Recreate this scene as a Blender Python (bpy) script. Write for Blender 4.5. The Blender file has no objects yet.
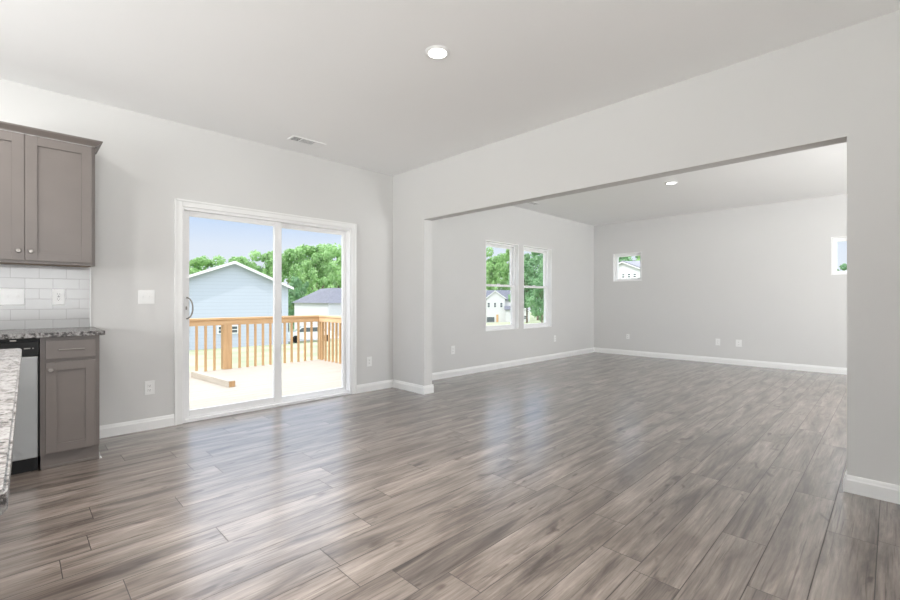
import bpy, bmesh, math, random
from mathutils import Vector, Matrix, noise
random.seed(7)
scene = bpy.context.scene
C = scene.collection

# ------------------------------------------------------------------ camera
cam_d = bpy.data.cameras.new('camera')
cam = bpy.data.objects.new('camera', cam_d)
C.objects.link(cam)
cam.location = (0, 0, 1.13)
YAW = math.atan2(.7096, .7046)                     # heading, from +X
cam.rotation_euler = (math.pi/2, 0, YAW - math.pi/2)
cam_d.sensor_width = 36
cam_d.lens = 36*439/900
cam_d.clip_start = 0.02
cam_d.clip_end = 500
scene.camera = cam
scene.view_settings.view_transform = 'Standard'
scene.view_settings.look = 'None'
scene.view_settings.exposure = 0.0
scene.view_settings.gamma = 1
scene.view_settings.use_curve_mapping = False

# ------------------------------------------------------------------ sky
SKY = 1.0
w = bpy.data.worlds.new('sky')
scene.world = w
w.use_nodes = True
nt = w.node_tree
nt.nodes.clear()
out = nt.nodes.new('ShaderNodeOutputWorld')
bg = nt.nodes.new('ShaderNodeBackground')
tc = nt.nodes.new('ShaderNodeTexCoord')
sep = nt.nodes.new('ShaderNodeSeparateXYZ')
ramp = nt.nodes.new('ShaderNodeValToRGB')
nt.links.new(tc.outputs['Generated'], sep.inputs[0])
nt.links.new(sep.outputs['Z'], ramp.inputs[0])
nt.links.new(ramp.outputs[0], bg.inputs[0])
nt.links.new(bg.outputs[0], out.inputs[0])
bg.inputs[1].default_value = SKY
el = ramp.color_ramp.elements
el[0].position = 0.0; el[0].color = (.88, .93, 1.0, 1)
el[1].position = 1.0; el[1].color = (2.6, 2.8, 3.2, 1)
for p, c in ((.05, (.85, .91, 1.0, 1)), (.11, (.80, .88, 1.0, 1)), (.20, (.50, .69, 1.0, 1)), (.26, (.62, .8, 1.1, 1)), (.32, (1.3, 1.4, 1.55, 1)), (.45, (2.4, 2.55, 2.8, 1))):
    e = ramp.color_ramp.elements.new(p); e.color = c

# ------------------------------------------------------------------ sun and added fill lights
def light(name, kind, loc, energy, rot=None, size=None, sizey=None, color=(1, 1, 1), spread=None):
    d = bpy.data.lights.new(name, kind)
    o = bpy.data.objects.new(name, d)
    C.objects.link(o)
    o.location = loc
    d.energy = energy
    d.color = color
    if rot is not None: o.rotation_euler = rot
    if kind == 'AREA':
        d.shape = 'RECTANGLE' if sizey else 'DISK'
        d.size = size
        if sizey: d.size_y = sizey
        if spread: d.spread = spread
    return o
SUN_DIR = Vector((-.62, -.10, .80)).normalized()      # towards the sun
s = light('sun', 'SUN', (0, 0, 10), 2.3, color=(1, .96, .90))
s.rotation_euler = SUN_DIR.to_track_quat('Z', 'Y').to_euler()
s.data.angle = .01
# area fill lights added to brighten the room, set at unseen added windows
P2 = math.pi/2
light('added_fill_back', 'AREA', (-.2, -3.42, 1.5), 132, (P2+.62, 0, 0), 3.0, 1.6, (.99, .995, 1), math.radians(110))
light('added_fill_living_side', 'AREA', (8.88, -2.0, 1.5), 35, (P2+.35, 0, P2), 2.2, 1.6, (.97, .985, 1))
light('added_fill_living_back', 'AREA', (4.3, -3.42, 1.5), 190, (P2+.5, 0, -.6), 1.0, 1.6, (.97, .985, 1), math.radians(130))
light('added_fill_kitchen', 'AREA', (-2.93, 2.7, 1.62), 50, (P2+.44, 0, -P2+.12), 1.5, 1.1, (.99, .995, 1), math.radians(100))
LAMP_W = 40

# ------------------------------------------------------------------ helpers
def setp(o, label=None, cat=None, group=None, kind=None):
    if label: o['label'] = label
    if cat: o['category'] = cat
    if group: o['group'] = group
    if kind: o['kind'] = kind
    return o
def thing(name, loc, label=None, cat=None, group=None, kind=None, rz=0):
    o = bpy.data.objects.new(name, None)
    C.objects.link(o)
    o.empty_display_size = .1
    o.location = loc
    o.rotation_euler = (0, 0, rz)
    return setp(o, label, cat, group, kind)
class MB:
    def __init__(s): s.bm = bmesh.new()
    def box(s, x0, x1, y0, y1, z0, z1, bev=0, seg=2):
        b = bmesh.new()
        bmesh.ops.create_cube(b, size=1)
        for v in b.verts:
            v.co = Vector(((x0+x1)/2+v.co.x*(x1-x0), (y0+y1)/2+v.co.y*(y1-y0), (z0+z1)/2+v.co.z*(z1-z0)))
        if bev: bmesh.ops.bevel(b, geom=b.edges[:], offset=bev, segments=seg, affect='EDGES', profile=.6)
        s._join(b); return s
    def _join(s, b):
        m = bpy.data.meshes.new('t'); b.to_mesh(m); b.free()
        s.bm.from_mesh(m); bpy.data.meshes.remove(m)
    def cyl(s, p, axis, r, h, seg=24, r2=None, bev=0):
        b = bmesh.new()
        bmesh.ops.create_cone(b, cap_ends=True, segments=seg, radius1=r, radius2=r if r2 is None else r2, depth=h)
        if bev: bmesh.ops.bevel(b, geom=[e for e in b.edges if len(e.link_faces) == 2 and min(len(f.verts) for f in e.link_faces) == 4 and max(len(f.verts) for f in e.link_faces) > 4], offset=bev, segments=2, affect='EDGES')
        q = Vector((0, 0, 1)).rotation_difference(Vector(axis).normalized())
        bmesh.ops.transform(b, matrix=Matrix.Translation(Vector(p)+Vector(axis).normalized()*h/2) @ q.to_matrix().to_4x4(), verts=b.verts)
        s._join(b); return s
    def lathe(s, prof, origin=(0, 0, 0), axis=(0, 0, 1), seg=28):
        b = bmesh.new()
        rings = []
        for r, z in prof:
            rings.append([b.verts.new((r*math.cos(2*math.pi*i/seg), r*math.sin(2*math.pi*i/seg), z)) for i in range(seg)])
        for a, c in zip(rings, rings[1:]):
            for i in range(seg):
                b.faces.new((a[i], a[(i+1) % seg], c[(i+1) % seg], c[i]))
        for ring, fl in ((rings[0], True), (rings[-1], False)):
            b.faces.new(ring[::-1] if fl else ring)
        q = Vector((0, 0, 1)).rotation_difference(Vector(axis).normalized())
        bmesh.ops.transform(b, matrix=Matrix.Translation(origin) @ q.to_matrix().to_4x4(), verts=b.verts)
        bmesh.ops.recalc_face_normals(b, faces=b.faces)
        s._join(b); return s
    def prism(s, pts, axis, a, b_):
        """pts: 2-D outline, extruded from a to b_ along axis ('x','y','z')"""
        b = bmesh.new()
        def mk(p, q):
            return {'x': (q, p[0], p[1]), 'y': (p[0], q, p[1]), 'z': (p[0], p[1], q)}[axis]
        A = [b.verts.new(mk(p, a)) for p in pts]; B = [b.verts.new(mk(p, b_)) for p in pts]
        b.faces.new(A); b.faces.new(B[::-1])
        n = len(pts)
        for i in range(n): b.faces.new((A[i], B[i], B[(i+1) % n], A[(i+1) % n]))
        bmesh.ops.recalc_face_normals(b, faces=b.faces)
        s._join(b); return s
    def tube(s, pts, r, seg=10):
        b = bmesh.new()
        pts = [Vector(p) for p in pts]
        rings = []
        ref = None
        for i, p in enumerate(pts):
            t = (pts[min(i+1, len(pts)-1)]-pts[max(i-1, 0)]).normalized()
            if ref is None: ref = t.orthogonal().normalized()
            ref = (ref - t*ref.dot(t)).normalized()
            u = t.cross(ref)
            rings.append([b.verts.new(p+(ref*math.cos(2*math.pi*k/seg)+u*math.sin(2*math.pi*k/seg))*r) for k in range(seg)])
        for a, c in zip(rings, rings[1:]):
            for k in range(seg): b.faces.new((a[k], a[(k+1) % seg], c[(k+1) % seg], c[k]))
        b.faces.new(rings[0][::-1]); b.faces.new(rings[-1])
        bmesh.ops.recalc_face_normals(b, faces=b.faces)
        s._join(b); return s
    def frame(s, x0, x1, z0, z1, y0, y1, wd, bev=0, wb=None, wt=None, axis='y'):
        """rectangular ring in the x-z plane (axis y) or the y-z plane (axis x)"""
        wb = wd if wb is None else wb; wt = wd if wt is None else wt
        for a, b, c, d in ((x0, x0+wd, z0, z1), (x1-wd, x1, z0, z1), (x0+wd, x1-wd, z0, z0+wb), (x0+wd, x1-wd, z1-wt, z1)):
            if axis == 'y': s.box(a, b, y0, y1, c, d, bev)
            else: s.box(y0, y1, a, b, c, d, bev)
        return s
    def build(s, name, mat, parent=None, smooth=False, origin=None):
        m = bpy.data.meshes.new(name)
        s.bm.to_mesh(m); s.bm.free()
        if smooth:
            for p in m.polygons: p.use_smooth = True
            try: m.set_sharp_from_angle(angle=math.radians(40))
            except Exception: pass
        o = bpy.data.objects.new(name, m)
        C.objects.link(o)
        if mat: m.materials.append(mat)
        if parent is not None:
            o.parent = parent
            o.matrix_parent_inverse = parent_inv(parent)
        return o
def parent_inv(p):
    """children are authored in world coordinates"""
    M = Matrix.Identity(4)
    q = p
    chain = []
    while q is not None:
        chain.append(q); q = q.parent
    for q in reversed(chain):
        M = M @ (q.matrix_parent_inverse if q.parent else Matrix.Identity(4)) @ q.matrix_basis
    return M.inverted()

# ------------------------------------------------------------------ materials
def new_mat(name):
    m = bpy.data.materials.new(name); m.use_nodes = True
    return m, m.node_tree, m.node_tree.nodes['Principled BSDF']
def mat(name, col, rough=.5, metal=0, spec=.5, var=.03, scale=8, bump=0, bscale=200, coat=0):
    m, t, b = new_mat(name)
    b.inputs['Roughness'].default_value = rough
    b.inputs['Metallic'].default_value = metal
    b.inputs['Specular IOR Level'].default_value = spec
    b.inputs['Coat Weight'].default_value = coat
    tc = t.nodes.new('ShaderNodeTexCoord')
    n = t.nodes.new('ShaderNodeTexNoise'); n.inputs['Scale'].default_value = scale; n.inputs['Detail'].default_value = 3
    t.links.new(tc.outputs['Object'], n.inputs['Vector'])
    r = t.nodes.new('ShaderNodeValToRGB')
    r.color_ramp.elements[0].position = .3; r.color_ramp.elements[1].position = .7
    r.color_ramp.elements[0].color = tuple(c*(1-var) for c in col)+(1,)
    r.color_ramp.elements[1].color = tuple(min(1, c*(1+var)) for c in col)+(1,)
    t.links.new(n.outputs['Fac'], r.inputs[0]); t.links.new(r.outputs[0], b.inputs['Base Color'])
    if bump:
        n2 = t.nodes.new('ShaderNodeTexNoise'); n2.inputs['Scale'].default_value = bscale; n2.inputs['Detail'].default_value = 2
        t.links.new(tc.outputs['Object'], n2.inputs['Vector'])
        bp = t.nodes.new('ShaderNodeBump'); bp.inputs['Strength'].default_value = bump; bp.inputs['Distance'].default_value = .002
        t.links.new(n2.outputs['Fac'], bp.inputs['Height']); t.links.new(bp.outputs[0], b.inputs['Normal'])
    return m
def emit_mat(name, col, st):
    m, t, b = new_mat(name)
    b.inputs['Base Color'].default_value = (*col, 1)
    b.inputs['Emission Color'].default_value = (*col, 1)
    b.inputs['Emission Strength'].default_value = st
    return m
def glass_mat(name, tint=(.985, .99, .99)):
    m, t, b = new_mat(name)
    t.nodes.remove(b)
    o = t.nodes['Material Output']
    tr = t.nodes.new('ShaderNodeBsdfTransparent'); tr.inputs[0].default_value = (*tint, 1)
    gl = t.nodes.new('ShaderNodeBsdfGlossy'); gl.inputs['Roughness'].default_value = .02
    fr = t.nodes.new('ShaderNodeFresnel'); fr.inputs[0].default_value = 1.45
    mx = t.nodes.new('ShaderNodeMixShader')
    ml = t.nodes.new('ShaderNodeMath'); ml.operation = 'MULTIPLY'; ml.inputs[1].default_value = .8
    geo = t.nodes.new('ShaderNodeNewGeometry')          # one reflecting face per pane
    inv = t.nodes.new('ShaderNodeMath'); inv.operation = 'SUBTRACT'; inv.inputs[0].default_value = 1
    m2 = t.nodes.new('ShaderNodeMath'); m2.operation = 'MULTIPLY'
    t.links.new(geo.outputs['Backfacing'], inv.inputs[1])
    t.links.new(fr.outputs[0], ml.inputs[0]); t.links.new(ml.outputs[0], m2.inputs[0]); t.links.new(inv.outputs[0], m2.inputs[1])
    t.links.new(m2.outputs[0], mx.inputs[0])
    t.links.new(tr.outputs[0], mx.inputs[1]); t.links.new(gl.outputs[0], mx.inputs[2])
    t.links.new(mx.outputs[0], o.inputs[0])
    return m

M_wall = mat('greige_wall_paint', (.665, .66, .648), .75, var=.01, scale=1.5, bump=.15, bscale=350)
M_ceil = mat('ceiling_paint', (.90, .90, .895), .85, var=.008, scale=1.2, bump=.2, bscale=250)
M_trim = mat('white_trim_paint', (.86, .86, .85), .35, var=.01)
M_vinyl = mat('white_vinyl', (.88, .88, .88), .3, var=.01)
M_plate = mat('white_plastic', (.86, .86, .85), .3, var=.01)
M_slot = mat('dark_slot', (.05, .05, .05), .6)
M_cab = mat('grey_cabinet_paint', (.165, .142, .129), .42, var=.04, scale=5)
M_cabin = mat('cabinet_underside', (.36, .25, .17), .5, var=.1)
M_nickel = mat('brushed_nickel', (.30, .28, .26), .42, 1, var=.03)
M_steel = mat('stainless_steel', (.29, .29, .285), .38, 1, var=.03, scale=3)
M_black = mat('black_plastic', (.008, .008, .008), .45, spec=.25)
M_glass = glass_mat('window_glass')
M_lamp = emit_mat('led_lens', (1, .98, .95), 6.0)
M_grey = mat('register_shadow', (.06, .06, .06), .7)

def floor_mat():
    m, t, b = new_mat('grey_oak_planks')
    L = t.links.new; N = t.nodes.new
    tc = N('ShaderNodeTexCoord')
    at = N('ShaderNodeAttribute'); at.attribute_name = 'plank'
    sc = N('ShaderNodeVectorMath'); sc.operation = 'SCALE'; sc.inputs['Scale'].default_value = 37
    L(at.outputs['Vector'], sc.inputs[0])
    ad = N('ShaderNodeVectorMath'); ad.operation = 'ADD'
    L(tc.outputs['Object'], ad.inputs[0]); L(sc.outputs[0], ad.inputs[1])
    def nz(sx, sy, scale, det, rough=.6, dist=0):
        mp = N('ShaderNodeMapping'); mp.inputs['Scale'].default_value = (sx, sy, 1)
        L(ad.outputs[0], mp.inputs[0])
        n = N('ShaderNodeTexNoise'); n.inputs['Scale'].default_value = scale; n.inputs['Detail'].default_value = det
        n.inputs['Roughness'].default_value = rough; n.inputs['Distortion'].default_value = dist
        L(mp.outputs[0], n.inputs['Vector']); return n
    fine = nz(2.2, 42, 1.6, 8, .72, .25)
    streak = nz(.9, 7, 1.5, 5, .62, .6)
    blot = nz(1.3, 5.5, 1.0, 3, .55, 1.0)
    knot = nz(4.5, 13, 1.0, 2, .5, .6)
    def mix(kind, a, bb, fac):
        x = N('ShaderNodeMix'); x.data_type = 'RGBA'; x.blend_type = kind
        if isinstance(fac, (int, float)): x.inputs[0].default_value = fac
        else: L(fac, x.inputs[0])
        for s_, v in ((6, a), (7, bb)):
            if isinstance(v, tuple): x.inputs[s_].default_value = v
            else: L(v, x.inputs[s_])
        return x.outputs[2]
    r1 = N('ShaderNodeValToRGB'); L(streak.outputs['Fac'], r1.inputs[0])
    e = r1.color_ramp.elements
    e[0].position = .30; e[0].color = (.062, .045, .037, 1)
    e[1].position = .72; e[1].color = (.31, .262, .227, 1)
    x = r1.color_ramp.elements.new(.48); x.color = (.18, .145, .122, 1)
    r2 = N('ShaderNodeValToRGB'); L(fine.outputs['Fac'], r2.inputs[0])
    e = r2.color_ramp.elements
    e[0].position = .34; e[0].color = (.58, .57, .56, 1); e[1].position = .64; e[1].color = (1.18, 1.18, 1.18, 1)
    c = mix('MULTIPLY', r1.outputs[0], r2.outputs[0], .85)
    r3 = N('ShaderNodeValToRGB'); L(blot.outputs['Fac'], r3.inputs[0])
    e = r3.color_ramp.elements
    e[0].position = .28; e[0].color = (.55, .50, .47, 1); e[1].position = .50; e[1].color = (1, 1, 1, 1)
    c = mix('MULTIPLY', c, r3.outputs[0], .9)
    r4 = N('ShaderNodeValToRGB'); L(knot.outputs['Fac'], r4.inputs[0])
    e = r4.color_ramp.elements
    e[0].position = .25; e[0].color = (.30, .23, .19, 1); e[1].position = .35; e[1].color = (1, 1, 1, 1)
    c = mix('MULTIPLY', c, r4.outputs[0], .9)
    crack = nz(1.6, 60, 1.5, 3, .6, .3)
    r5 = N('ShaderNodeValToRGB'); L(crack.outputs['Fac'], r5.inputs[0])
    e = r5.color_ramp.elements
    e[0].position = .30; e[0].color = (.45, .40, .37, 1); e[1].position = .42; e[1].color = (1, 1, 1, 1)
    c = mix('MULTIPLY', c, r5.outputs[0], .9)
    # plank to plank tone
    sp = N('ShaderNodeSeparateXYZ'); L(at.outputs['Vector'], sp.inputs[0])
    mr = N('ShaderNodeMapRange'); mr.inputs['To Min'].default_value = .93; mr.inputs['To Max'].default_value = 1.08
    L(sp.outputs['X'], mr.inputs['Value'])
    cb = N('ShaderNodeVectorMath'); cb.operation = 'SCALE'; L(c, cb.inputs[0]); L(mr.outputs[0], cb.inputs['Scale'])
    L(cb.outputs[0], b.inputs['Base Color'])
    rr = N('ShaderNodeMapRange'); rr.inputs['To Min'].default_value = .26; rr.inputs['To Max'].default_value = .42
    L(fine.outputs['Fac'], rr.inputs['Value']); L(rr.outputs[0], b.inputs['Roughness'])
    bp = N('ShaderNodeBump'); bp.inputs['Strength'].default_value = .12; bp.inputs['Distance'].default_value = .001
    L(fine.outputs['Fac'], bp.inputs['Height']); L(bp.outputs[0], b.inputs['Normal'])
    b.inputs['Specular IOR Level'].default_value = .3
    b.inputs['Coat Weight'].default_value = 1; b.inputs['Coat Roughness'].default_value = .22; b.inputs['Coat IOR'].default_value = 1.75
    return m
def granite_mat(name, stretch=(1, 1, 1), hi=.62, sc0=1, cover=.42, dark=.03):
    m, t, b = new_mat(name)
    L = t.links.new; N = t.nodes.new
    tc = N('ShaderNodeTexCoord'); mp = N('ShaderNodeMapping'); mp.inputs['Scale'].default_value = stretch
    L(tc.outputs['Object'], mp.inputs[0])
    n1 = N('ShaderNodeTexNoise'); n1.inputs['Scale'].default_value = 45*sc0; n1.inputs['Detail'].default_value = 6; n1.inputs['Roughness'].default_value = .7
    n2 = N('ShaderNodeTexNoise'); n2.inputs['Scale'].default_value = 14*sc0; n2.inputs['Detail'].default_value = 4; n2.inputs['Distortion'].default_value = 1.2
    v = N('ShaderNodeTexVoronoi'); v.inputs['Scale'].default_value = 110*sc0
    for n in (n1, n2, v): L(mp.outputs[0], n.inputs['Vector'])
    r1 = N('ShaderNodeValToRGB'); L(n1.outputs['Fac'], r1.inputs[0])
    e = r1.color_ramp.elements
    e[0].position = .45; e[0].color = (dark, dark*.95, dark*.92, 1)
    e[1].position = .63; e[1].color = (hi, hi*.97, hi*.94, 1)
    x = e.new(.50); x.color = (.1+dark*1.4, .08+dark*1.4, .07+dark*1.4, 1)
    x = e.new(.54); x.color = (.46*hi/.62, .44*hi/.62, .43*hi/.62, 1)
    r2 = N('ShaderNodeValToRGB'); L(n2.outputs['Fac'], r2.inputs[0])
    e = r2.color_ramp.elements
    e[0].position = cover; e[0].color = (0, 0, 0, 1); e[1].position = cover+.14; e[1].color = (1, 1, 1, 1)
    mx = N('ShaderNodeMix'); mx.data_type = 'RGBA'; L(r2.outputs[0], mx.inputs[0]); L(r1.outputs[0], mx.inputs[6])
    mx.inputs[7].default_value = (hi, hi*.98, hi*.96, 1)
    r3 = N('ShaderNodeValToRGB'); L(v.outputs['Color'], r3.inputs[0])
    e = r3.color_ramp.elements
    e[0].position = .15; e[0].color = (.45, .43, .42, 1); e[1].position = .35; e[1].color = (1, 1, 1, 1)
    mu = N('ShaderNodeMix'); mu.data_type = 'RGBA'; mu.blend_type = 'MULTIPLY'; mu.inputs[0].default_value = .7
    L(mx.outputs[2], mu.inputs[6]); L(r3.outputs[0], mu.inputs[7])
    L(mu.outputs[2], b.inputs['Base Color'])
    b.inputs['Roughness'].default_value = .25; b.inputs['Specular IOR Level'].default_value = .3
    return m
def tile_mat():
    m, t, b = new_mat('white_subway_tile')
    L = t.links.new; N = t.nodes.new
    tc = N('ShaderNodeTexCoord')
    sp = N('ShaderNodeSeparateXYZ'); cb = N('ShaderNodeCombineXYZ')
    L(tc.outputs['Object'], sp.inputs[0]); L(sp.outputs['X'], cb.inputs['X']); L(sp.outputs['Z'], cb.inputs['Y'])
    mp = N('ShaderNodeMapping'); mp.inputs['Location'].default_value = (.02, -.914+.012, 0); L(cb.outputs[0], mp.inputs[0])
    br = N('ShaderNodeTexBrick')
    br.inputs['Scale'].default_value = 1
    br.inputs['Brick Width'].default_value = .155; br.inputs['Row Height'].default_value = .0785
    br.inputs['Mortar Size'].default_value = .0016; br.inputs['Mortar Smooth'].default_value = .2
    br.inputs['Color1'].default_value = (.36, .355, .345, 1); br.inputs['Color2'].default_value = (.335, .33, .32, 1)
    br.inputs['Mortar'].default_value = (.25, .245, .24, 1)
    L(mp.outputs[0], br.inputs['Vector']); L(br.outputs['Color'], b.inputs['Base Color'])
    bp = N('ShaderNodeBump'); bp.invert = True; bp.inputs['Strength'].default_value = .5; bp.inputs['Distance'].default_value = .002
    L(br.outputs['Fac'], bp.inputs['Height']); L(bp.outputs[0], b.inputs['Normal'])
    b.inputs['Roughness'].default_value = .15
    return m
def lumber_mat(name, c1, c2, board=None, axis='x', rough=.7):
    """sawn pine; board = (width) makes gaps between boards running along axis"""
    m, t, b = new_mat(name)
    L = t.links.new; N = t.nodes.new
    tc = N('ShaderNodeTexCoord'); mp = N('ShaderNodeMapping')
    mp.inputs['Scale'].default_value = {'x': (1.5, 20, 20), 'y': (20, 1.5, 20), 'z': (20, 20, 1.5)}[axis]
    L(tc.outputs['Object'], mp.inputs[0])
    n = N('ShaderNodeTexNoise'); n.inputs['Scale'].default_value = 1.3; n.inputs['Detail'].default_value = 4; n.inputs['Distortion'].default_value = .5
    L(mp.outputs[0], n.inputs['Vector'])
    r = N('ShaderNodeValToRGB'); L(n.outputs['Fac'], r.inputs[0])
    r.color_ramp.elements[0].position = .3; r.color_ramp.elements[0].color = (*c1, 1)
    r.color_ramp.elements[1].position = .7; r.color_ramp.elements[1].color = (*c2, 1)
    col = r.outputs[0]
    b.inputs['Roughness'].default_value = rough
    L(col, b.inputs['Base Color'])
    return m
def siding_mat(name, col, pitch=.18, strength=.7):
    m, t, b = new_mat(name)
    L = t.links.new; N = t.nodes.new
    tc = N('ShaderNodeTexCoord'); sp = N('ShaderNodeSeparateXYZ'); L(tc.outputs['Object'], sp.inputs[0])
    dv = N('ShaderNodeMath'); dv.operation = 'DIVIDE'; dv.inputs[1].default_value = pitch; L(sp.outputs['Z'], dv.inputs[0])
    fr = N('ShaderNodeMath'); fr.operation = 'FRACT'; L(dv.outputs[0], fr.inputs[0])
    r = N('ShaderNodeValToRGB'); L(fr.outputs[0], r.inputs[0])
    e = r.color_ramp.elements
    e[0].position = 0; e[0].color = (*[c*(1-.28*strength) for c in col], 1)
    e[1].position = .18; e[1].color = (*col, 1)
    L(r.outputs[0], b.inputs['Base Color'])
    b.inputs['Roughness'].default_value = .7
    return m
def leaf_mat(name, cols):
    m, t, b = new_mat(name)
    L = t.links.new; N = t.nodes.new
    tc = N('ShaderNodeTexCoord'); n = N('ShaderNodeTexNoise'); n.inputs['Scale'].default_value = .9; n.inputs['Detail'].default_value = 5; n.inputs['Roughness'].default_value = .8
    L(tc.outputs['Object'], n.inputs['Vector'])
    r = N('ShaderNodeValToRGB'); L(n.outputs['Fac'], r.inputs[0])
    e = r.color_ramp.elements
    e[0].position = .3; e[0].color = (*cols[0], 1); e[1].position = .7; e[1].color = (*cols[2], 1)
    x = e.new(.5); x.color = (*cols[1], 1)
    L(r.outputs[0], b.inputs['Base Color']); b.inputs['Roughness'].default_value = .6
    tr = N('ShaderNodeBsdfTranslucent'); L(r.outputs[0], tr.inputs[0])
    mx = N('ShaderNodeMixShader'); mx.inputs[0].default_value = .35
    o = t.nodes['Material Output']
    L(b.outputs[0], mx.inputs[1]); L(tr.outputs[0], mx.inputs[2]); L(mx.outputs[0], o.inputs[0])
    return m
M_floor = floor_mat()
M_granite = granite_mat('speckled_granite', (1, 1, 1), .30, 1, .56)
M_granite_i = granite_mat('island_granite', (1, 1, 1), .31, 1.7, .42, .07)
M_tile = tile_mat()
M_deck = lumber_mat('deck_pine', (.42, .37, .305), (.50, .45, .38), axis='x')
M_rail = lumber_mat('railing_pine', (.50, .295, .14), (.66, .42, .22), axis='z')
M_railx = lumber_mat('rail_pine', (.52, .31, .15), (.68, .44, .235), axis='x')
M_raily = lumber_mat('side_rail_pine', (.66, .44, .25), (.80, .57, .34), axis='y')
M_siding = siding_mat('pale_blue_siding', (.51, .545, .63), .30, .6)
M_sidingw = siding_mat('white_siding', (.62, .615, .62), .25, .3)
M_shingle = mat('grey_shingles', (.17, .172, .20), .85, var=.12, scale=3)
M_shingle_d = mat('dark_grey_shingles', (.15, .155, .185), .85, var=.12, scale=3)
M_shingle_l = mat('pale_grey_shingles', (.27, .27, .30), .85, var=.1, scale=3)
M_hglass = mat('dark_house_window', (.10, .115, .13), .15, var=.2)
M_grass = mat('pale_dry_lawn', (.37, .40, .25), .95, var=.22, scale=.35)
M_street = mat('street_asphalt', (.46, .46, .46), .9, var=.06)
M_leaf = [leaf_mat('spring_green_leaves', ((.13, .27, .09), (.35, .57, .22), (.64, .84, .45))),
          leaf_mat('deep_green_leaves', ((.08, .20, .09), (.24, .44, .21), (.48, .68, .42)))]
M_bark = mat('bark', (.16, .12, .09), .9, var=.2)

# ------------------------------------------------------------------ room shell
H = 2.74
YA = 4.57; YA2 = 4.73
XB = 3.49; XB2 = 3.62
XD = 8.95; XD2 = 9.11
YBACK = -3.5; XK = -3.0
def wall(name, plane, a0, a1, z0, z1, t0, t1, holes, material=M_wall):
    """plane 'y': runs along x with thickness t0..t1 in y; plane 'x': runs along y."""
    us = sorted({a0, a1, *[h[0] for h in holes], *[h[1] for h in holes]})
    vs = sorted({z0, z1, *[h[2] for h in holes], *[h[3] for h in holes]})
    us = [u for u in us if a0 <= u <= a1]; vs = [v for v in vs if z0 <= v <= z1]
    def solid(i, j):
        if i < 0 or j < 0 or i >= len(us)-1 or j >= len(vs)-1: return False
        cu, cv = (us[i]+us[i+1])/2, (vs[j]+vs[j+1])/2
        return not any(h[0] < cu < h[1] and h[2] < cv < h[3] for h in holes)
    bm = bmesh.new(); cache = {}
    def V(u, t, v):
        k = (round(u, 5), round(t, 5), round(v, 5))
        if k not in cache: cache[k] = bm.verts.new((u, t, v) if plane == 'y' else (t, u, v))
        return cache[k]
    for i in range(len(us)-1):
        for j in range(len(vs)-1):
            if not solid(i, j): continue
            u0, u1, v0, v1 = us[i], us[i+1], vs[j], vs[j+1]
            bm.faces.new((V(u0, t0, v0), V(u1, t0, v0), V(u1, t0, v1), V(u0, t0, v1)))
            bm.faces.new((V(u0, t1, v1), V(u1, t1, v1), V(u1, t1, v0), V(u0, t1, v0)))
            if not solid(i-1, j): bm.faces.new((V(u0, t0, v0), V(u0, t0, v1), V(u0, t1, v1), V(u0, t1, v0)))
            if not solid(i+1, j): bm.faces.new((V(u1, t0, v0), V(u1, t1, v0), V(u1, t1, v1), V(u1, t0, v1)))
            if not solid(i, j-1): bm.faces.new((V(u0, t0, v0), V(u0, t1, v0), V(u1, t1, v0), V(u1, t0, v0)))
            if not solid(i, j+1): bm.faces.new((V(u0, t0, v1), V(u1, t0, v1), V(u1, t1, v1), V(u0, t1, v1)))
    bmesh.ops.recalc_face_normals(bm, faces=bm.faces)
    mb = MB(); mb.bm.free(); mb.bm = bm
    return setp(mb.build(name, material), kind='structure')
DX0, DX1, DZ1 = 1.085, 2.875, 1.99
W1 = (5.336, 6.216, .628, 2.09); W2 = (6.357, 7.261, .62, 2.095)
D1 = (3.54, 4.142, 1.515, 2.10); D2 = (.06, .665, 1.515, 2.10)
OY0, OY1, OZ = .188, 3.957, 2.097
KW = (1.95, 3.45, 1.05, 2.2)  # opening for an unseen kitchen window, added to light the room
LW = (-3.1, -.9, .7, 2.3)  # opening for an unseen living room side window, added for light
wall('wall_left', 'y', XK-.15, XD2, 0, H, YA, YA2, [(DX0, DX1, 0, DZ1), W1, W2])
wall('wall_middle', 'x', YBACK, YA, 0, H, XB, XB2, [(OY0, OY1, 0, OZ)])
wall('wall_right', 'x', YBACK, YA, 0, H, XD, XD2, [D1, D2, LW])
BW = [(-1.7, 1.3, .7, 2.3), (3.75, 4.85, .7, 2.3)]  # openings for unseen back wall windows, added to light both rooms

wall('wall_back', 'y', XK-.15, XD2, 0, H, YBACK-.15, YBACK, BW)
wall('wall_kitchen', 'x', YBACK, YA, 0, H, XK-.15, XK, [KW])
setp(MB().box(XK-.15, XD2, YBACK-.15, YA2, H, H+.16).build('ceiling', M_ceil), kind='structure')

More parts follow.
